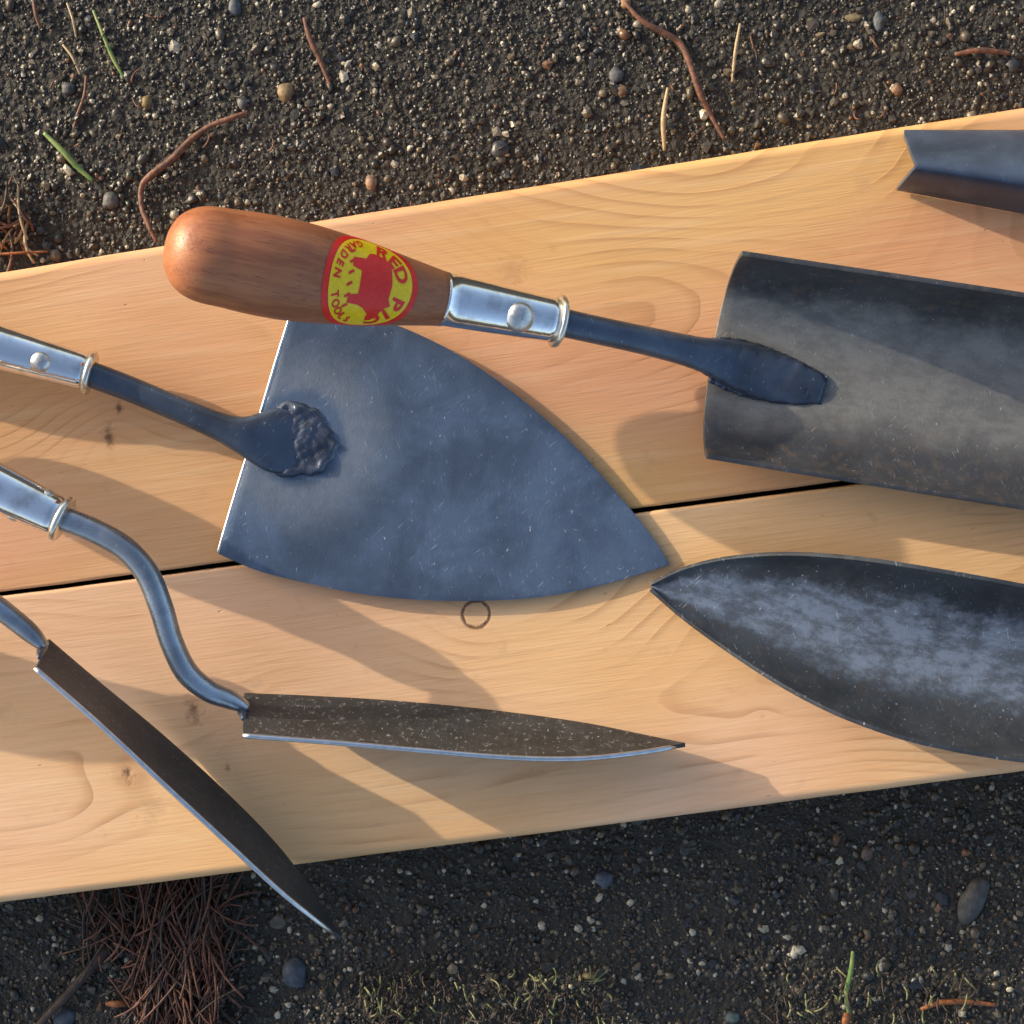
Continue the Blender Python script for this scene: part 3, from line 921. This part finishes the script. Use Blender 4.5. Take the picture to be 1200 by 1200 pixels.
# ------------------------------------------------------------------ litter on the ground
GH = -Z0/S      # ground height in layout units
M_NEEDLE_R = simple_mat('red_brown_needle', (0.17, 0.066, 0.034), 0.65, 0, 0.6, 420, 0.0006, col2=(0.07, 0.034, 0.022))
M_NEEDLE_P = simple_mat('straw_needle', (0.40, 0.29, 0.16), 0.5, 0, 0.3, 300)
M_NEEDLE_G = simple_mat('green_needle', (0.10, 0.19, 0.045), 0.45, 0, 0.3, 300, col2=(0.20, 0.24, 0.07))
M_NEEDLE_O = simple_mat('orange_leaf', (0.32, 0.11, 0.03), 0.65, 0, 0.6, 420, 0.0006, col2=(0.13, 0.045, 0.018))
M_NEEDLE_L = simple_mat('dry_moss_bits', (0.24, 0.22, 0.10), 0.6, 0, 0.5, 200, col2=(0.10, 0.12, 0.04))
M_NEEDLE_S = simple_mat('dark_red_straw', (0.12, 0.042, 0.022), 0.6, 0, 0.5, 200)
M_NEEDLE_D = simple_mat('dark_twig', (0.05, 0.032, 0.024), 0.7, 0, 0.4, 300, 0.0004)

def strand(name, pts, r, mat, label, cat, group=None, lift=6):
    q = []
    n = len(pts)
    for i, p in enumerate(pts):
        x, y = p[0], p[1]
        h = GH + lift + (p[2] if len(p) > 2 else 3*math.sin(i*1.7))
        w = r*(0.42 + 0.5*math.sin(math.pi*(0.12+0.76*i/(n-1))))*(1 + 0.12*math.sin(i*2.3+x))
        q.append((x + 1.6*math.sin(i*2.9+y), y + 1.6*math.sin(i*3.7+x), h, w, w*0.7))
    v, f = tube_px(q, n=max(10, 7*n), seg=8)
    loc = P(pts[0][0], pts[0][1], GH)
    o = mesh_obj(name, v, f, mat, None, origin=loc)
    return tag(o, label, cat, group)

GN = 'loose needles and twigs on the ground'
strand('pine_needle', [(53, 155), (75, 180), (90, 196), (107, 213)], 3.6, M_NEEDLE_G, 'short thick green needle beside the upper left ground corner', 'needle', GN)
strand('pine_needle', [(110, 12), (122, 40), (134, 68), (144, 93)], 2.6, M_NEEDLE_G, 'thin green needle at the top left edge of the ground', 'needle', GN)
strand('pine_needle', [(101, 88), (97, 112), (90, 135), (87, 152)], 2.4, M_NEEDLE_R, 'small red-brown needle between the two green needles', 'needle', GN)
strand('pine_needle', [(72, 52), (83, 68), (95, 86)], 2.0, M_NEEDLE_P, 'short straw needle left of the thin green needle', 'needle', GN)
strand('twig', [(292, 131), (268, 137), (245, 146), (222, 163), (200, 185), (178, 204), (166, 218), (165, 240), (173, 262), (184, 285)], 4.2, M_NEEDLE_R,
       'long bent red-brown twig reaching the rounded end of the wooden handle', 'twig', GN, lift=9)
strand('twig', [(356, 22), (364, 45), (374, 72), (386, 100)], 3.2, M_NEEDLE_R, 'short straight dark red twig above the handle', 'twig', GN)
strand('twig', [(733, 4), (752, 22), (776, 40), (798, 52), (808, 78), (820, 108), (834, 132), (849, 162)], 4.2, M_NEEDLE_R,
       'long crooked red-brown twig ending at the plank near the top centre', 'twig', GN, lift=8)
strand('pine_needle', [(867, 28), (862, 60), (857, 97)], 2.4, M_NEEDLE_P, 'pale straw needle right of the crooked twig', 'needle', GN)
strand('pine_needle', [(783, 104), (779, 140), (777, 178)], 3.0, M_NEEDLE_P, 'pale straw needle left of the crooked twig', 'needle', GN)
strand('pine_needle', [(38, -6), (43, 14), (46, 34)], 2.4, M_NEEDLE_R, 'red-brown needle cut by the top edge near the left corner', 'needle', GN)
strand('pine_needle', [(80, 5), (84, 24), (90, 44)], 2.0, M_NEEDLE_P, 'faint straw needle at the top left beside the thin green one', 'needle', GN)
strand('twig', [(45, 1200), (80, 1162), (118, 1122), (150, 1090), (184, 1056)], 6.0, M_NEEDLE_D, 'dark diagonal twig leaning into the pine straw below the planks', 'twig', GN, lift=10)
strand('grass_blade', [(994, 1188, 2), (993, 1165, 14), (996, 1140, 24), (1001, 1114, 30)], 3.0, M_NEEDLE_G, 'single upright green grass blade below the lower plank', 'grass blade', lift=3)
strand('leaf_strip', [(1078, 1184), (1100, 1177), (1130, 1174), (1168, 1179)], 4.0, M_NEEDLE_O, 'curled orange leaf strip at the bottom right edge', 'leaf')
strand('leaf_strip', [(994, 1186), (993, 1196), (990, 1210)], 5.0, M_NEEDLE_O, 'orange stalk at the foot of the green grass blade', 'leaf')
strand('leaf_strip', [(124, 1178), (136, 1175), (148, 1178)], 4.5, M_NEEDLE_O, 'small orange leaf scrap left of the pine straw', 'leaf')
strand('leaf_strip', [(1120, 62), (1150, 60), (1184, 64)], 3.5, M_NEEDLE_R, 'faint rusty leaf scrap near the top right corner', 'leaf')

# pine straw heaps
def straw(name, box, n, mats, length, rad, spread, label, ang0=90):
    verts, faces, mi = [], [], []
    x0, x1, y0, y1 = box
    for k in range(n):
        a = math.radians(random.gauss(ang0, spread))
        L = random.uniform(*length)
        cx = random.uniform(x0, x1); cy = random.uniform(y0, y1); cv = random.gauss(0, 0.55)
        h = GH + random.uniform(3, 30)
        tilt = random.gauss(0, 0.1)
        pts = []
        for i in range(6):
            u = i/5-0.5
            aa = a + cv*u
            pts.append((cx+L*u*math.cos(aa), cy-L*u*math.sin(aa), max(GH+2, h+tilt*L*u+4*math.sin(i)), rad*random.uniform(0.7, 1.1), rad*0.8))
        v, f = tube_px(pts, n=9, seg=5)
        o = len(verts); verts += v; faces += [tuple(i+o for i in q) for q in f]
        mi += [k % len(mats)]*len(f)
    loc = P((x0+x1)/2, (y0+y1)/2, GH)
    me = bpy.data.meshes.new(name); me.from_pydata([tuple(v-loc) for v in verts], [], faces)
    for m_ in mats: me.materials.append(m_)
    me.polygons.foreach_set('material_index', mi)
    me.polygons.foreach_set('use_smooth', [True]*len(faces))
    ob = link(bpy.data.objects.new(name, me)); ob.location = loc
    ob['kind'] = 'stuff'; ob['label'] = label
    return ob
straw('pine_straw', (165, 258, 1050, 1230), 420, [M_NEEDLE_S, M_NEEDLE_S, M_NEEDLE_D, M_NEEDLE_R, M_NEEDLE_S, M_NEEDLE_D, M_NEEDLE_S], (30, 170), 1.45, 24, 'heap of brown pine straw below the lower plank')
straw('pine_straw', (95, 165, 1040, 1110), 40, [M_NEEDLE_D, M_NEEDLE_R], (40, 110), 1.4, 45, 'thin dark straw left of the heap')
straw('pine_straw', (-60, 30, 215, 305), 60, [M_NEEDLE_R, M_NEEDLE_O, M_NEEDLE_P, M_NEEDLE_D], (25, 70), 1.8, 45, 'rusty pine straw at the left edge above the planks')
straw('dry_grass', (420, 720, 1140, 1240), 260, [M_NEEDLE_L, M_NEEDLE_D, M_NEEDLE_D], (8, 24), 1.3, 35, 'short dry grass and needle bits along the bottom')
straw('dry_grass', (900, 1150, 1135, 1240), 110, [M_NEEDLE_L, M_NEEDLE_D, M_NEEDLE_D], (8, 26), 1.3, 25, 'short dry grass bits round the green blade')
straw('needle_litter', (-60, 1260, -40, 250), 75, [M_NEEDLE_D, M_NEEDLE_D, M_NEEDLE_R], (8, 22), 1.1, 50, 'tiny needle scraps scattered over the grit')

# single stones that stand out
def stone(x, y, rx, ry, col, label, rot=0.0, sink=0.25):
    bm = bmesh.new(); bmesh.ops.create_icosphere(bm, subdivisions=3, radius=1.0)
    for v_ in bm.verts:
        d = v_.co.normalized()
        v_.co *= 1 + 0.10*math.sin(3*d.x+x)*math.cos(2.5*d.y+y) + 0.05*math.sin(7*d.y+2*d.z+x)
        v_.co = Vector((v_.co.x*rx*S, v_.co.y*ry*S, v_.co.z*min(rx, ry)*0.6*S))
    me = bpy.data.meshes.new('stone'); bm.to_mesh(me); bm.free()
    for p in me.polygons: p.use_smooth = True
    me.materials.append(simple_mat('stone', tuple(q*0.62 for q in col), 0.65, 0, 0.5, 380, 0.0006))
    o = link(bpy.data.objects.new('stone', me))
    o.location = P(x, y, GH + min(rx, ry)*(0.3-sink)); o.rotation_euler = (0, 0, rot)
    tag(o, label, 'stone', 'stones that stand out of the grit')
stone(335, 108, 11, 12, (0.36, 0.25, 0.12), 'tan rounded stone above the wooden handle')
stone(130, 235, 11, 12, (0.16, 0.155, 0.15), 'grey stone near the end of the short thick green needle')
stone(80, 104, 9, 9, (0.11, 0.115, 0.12), 'dark grey round stone beside the small red-brown needle')
stone(172, 120, 7, 9, (0.33, 0.22, 0.07), 'small yellow stone right of the green needles')
stone(435, 214, 8, 10, (0.42, 0.25, 0.15), 'pinkish stone near the plank edge above the sticker')
stone(275, 8, 8, 13, (0.12, 0.14, 0.17), 'blue-grey stone cut by the top edge')
stone(284, 120, 7, 9, (0.20, 0.20, 0.19), 'light grey pebble at the end of the long bent twig')
stone(722, 88, 9, 10, (0.14, 0.15, 0.16), 'grey pebble left of the crooked twig')
stone(727, 106, 8, 8, (0.40, 0.24, 0.12), 'tan pebble left of the crooked twig')
stone(733, 4, 7, 8, (0.40, 0.23, 0.10), 'orange tan pebble at the upper end of the crooked twig')
stone(1000, 21, 11, 5, (0.33, 0.26, 0.13), 'flat yellowish chip near the top right')
stone(1030, 25, 7, 13, (0.15, 0.17, 0.19), 'long blue-grey pebble near the top right')
stone(1051, 105, 7, 8, (0.38, 0.22, 0.12), 'pinkish tan pebble right of centre near the plank edge')
stone(1140, 1055, 16, 32, (0.13, 0.125, 0.12), 'large flat dark stone in the shade at the right', -0.5)
stone(931, 1117, 5, 9, (0.55, 0.53, 0.44), 'small whitish pebble left of the green grass blade')
stone(1033, 1131, 4, 8, (0.60, 0.58, 0.54), 'tiny white pebble right of the green grass blade')
stone(980, 984, 5, 8, (0.26, 0.12, 0.05), 'small orange-brown pebble under the lower plank edge')
stone(1016, 1000, 7, 10, (0.20, 0.13, 0.09), 'brownish pebble right of the small orange one')
stone(708, 1030, 11, 11, (0.11, 0.135, 0.18), 'blue-grey pebble in the plank shadow')
stone(75, 1192, 15, 12, (0.10, 0.125, 0.16), 'blue stone at the bottom left corner')
stone(345, 1140, 16, 20, (0.085, 0.11, 0.15), 'bluish stone right of the pine straw')
stone(690, 1146, 14, 6, (0.34, 0.27, 0.12), 'yellow chip at the bottom centre')
stone(858, 1192, 10, 8, (0.16, 0.22, 0.20), 'pale green-grey pebble at the bottom edge')
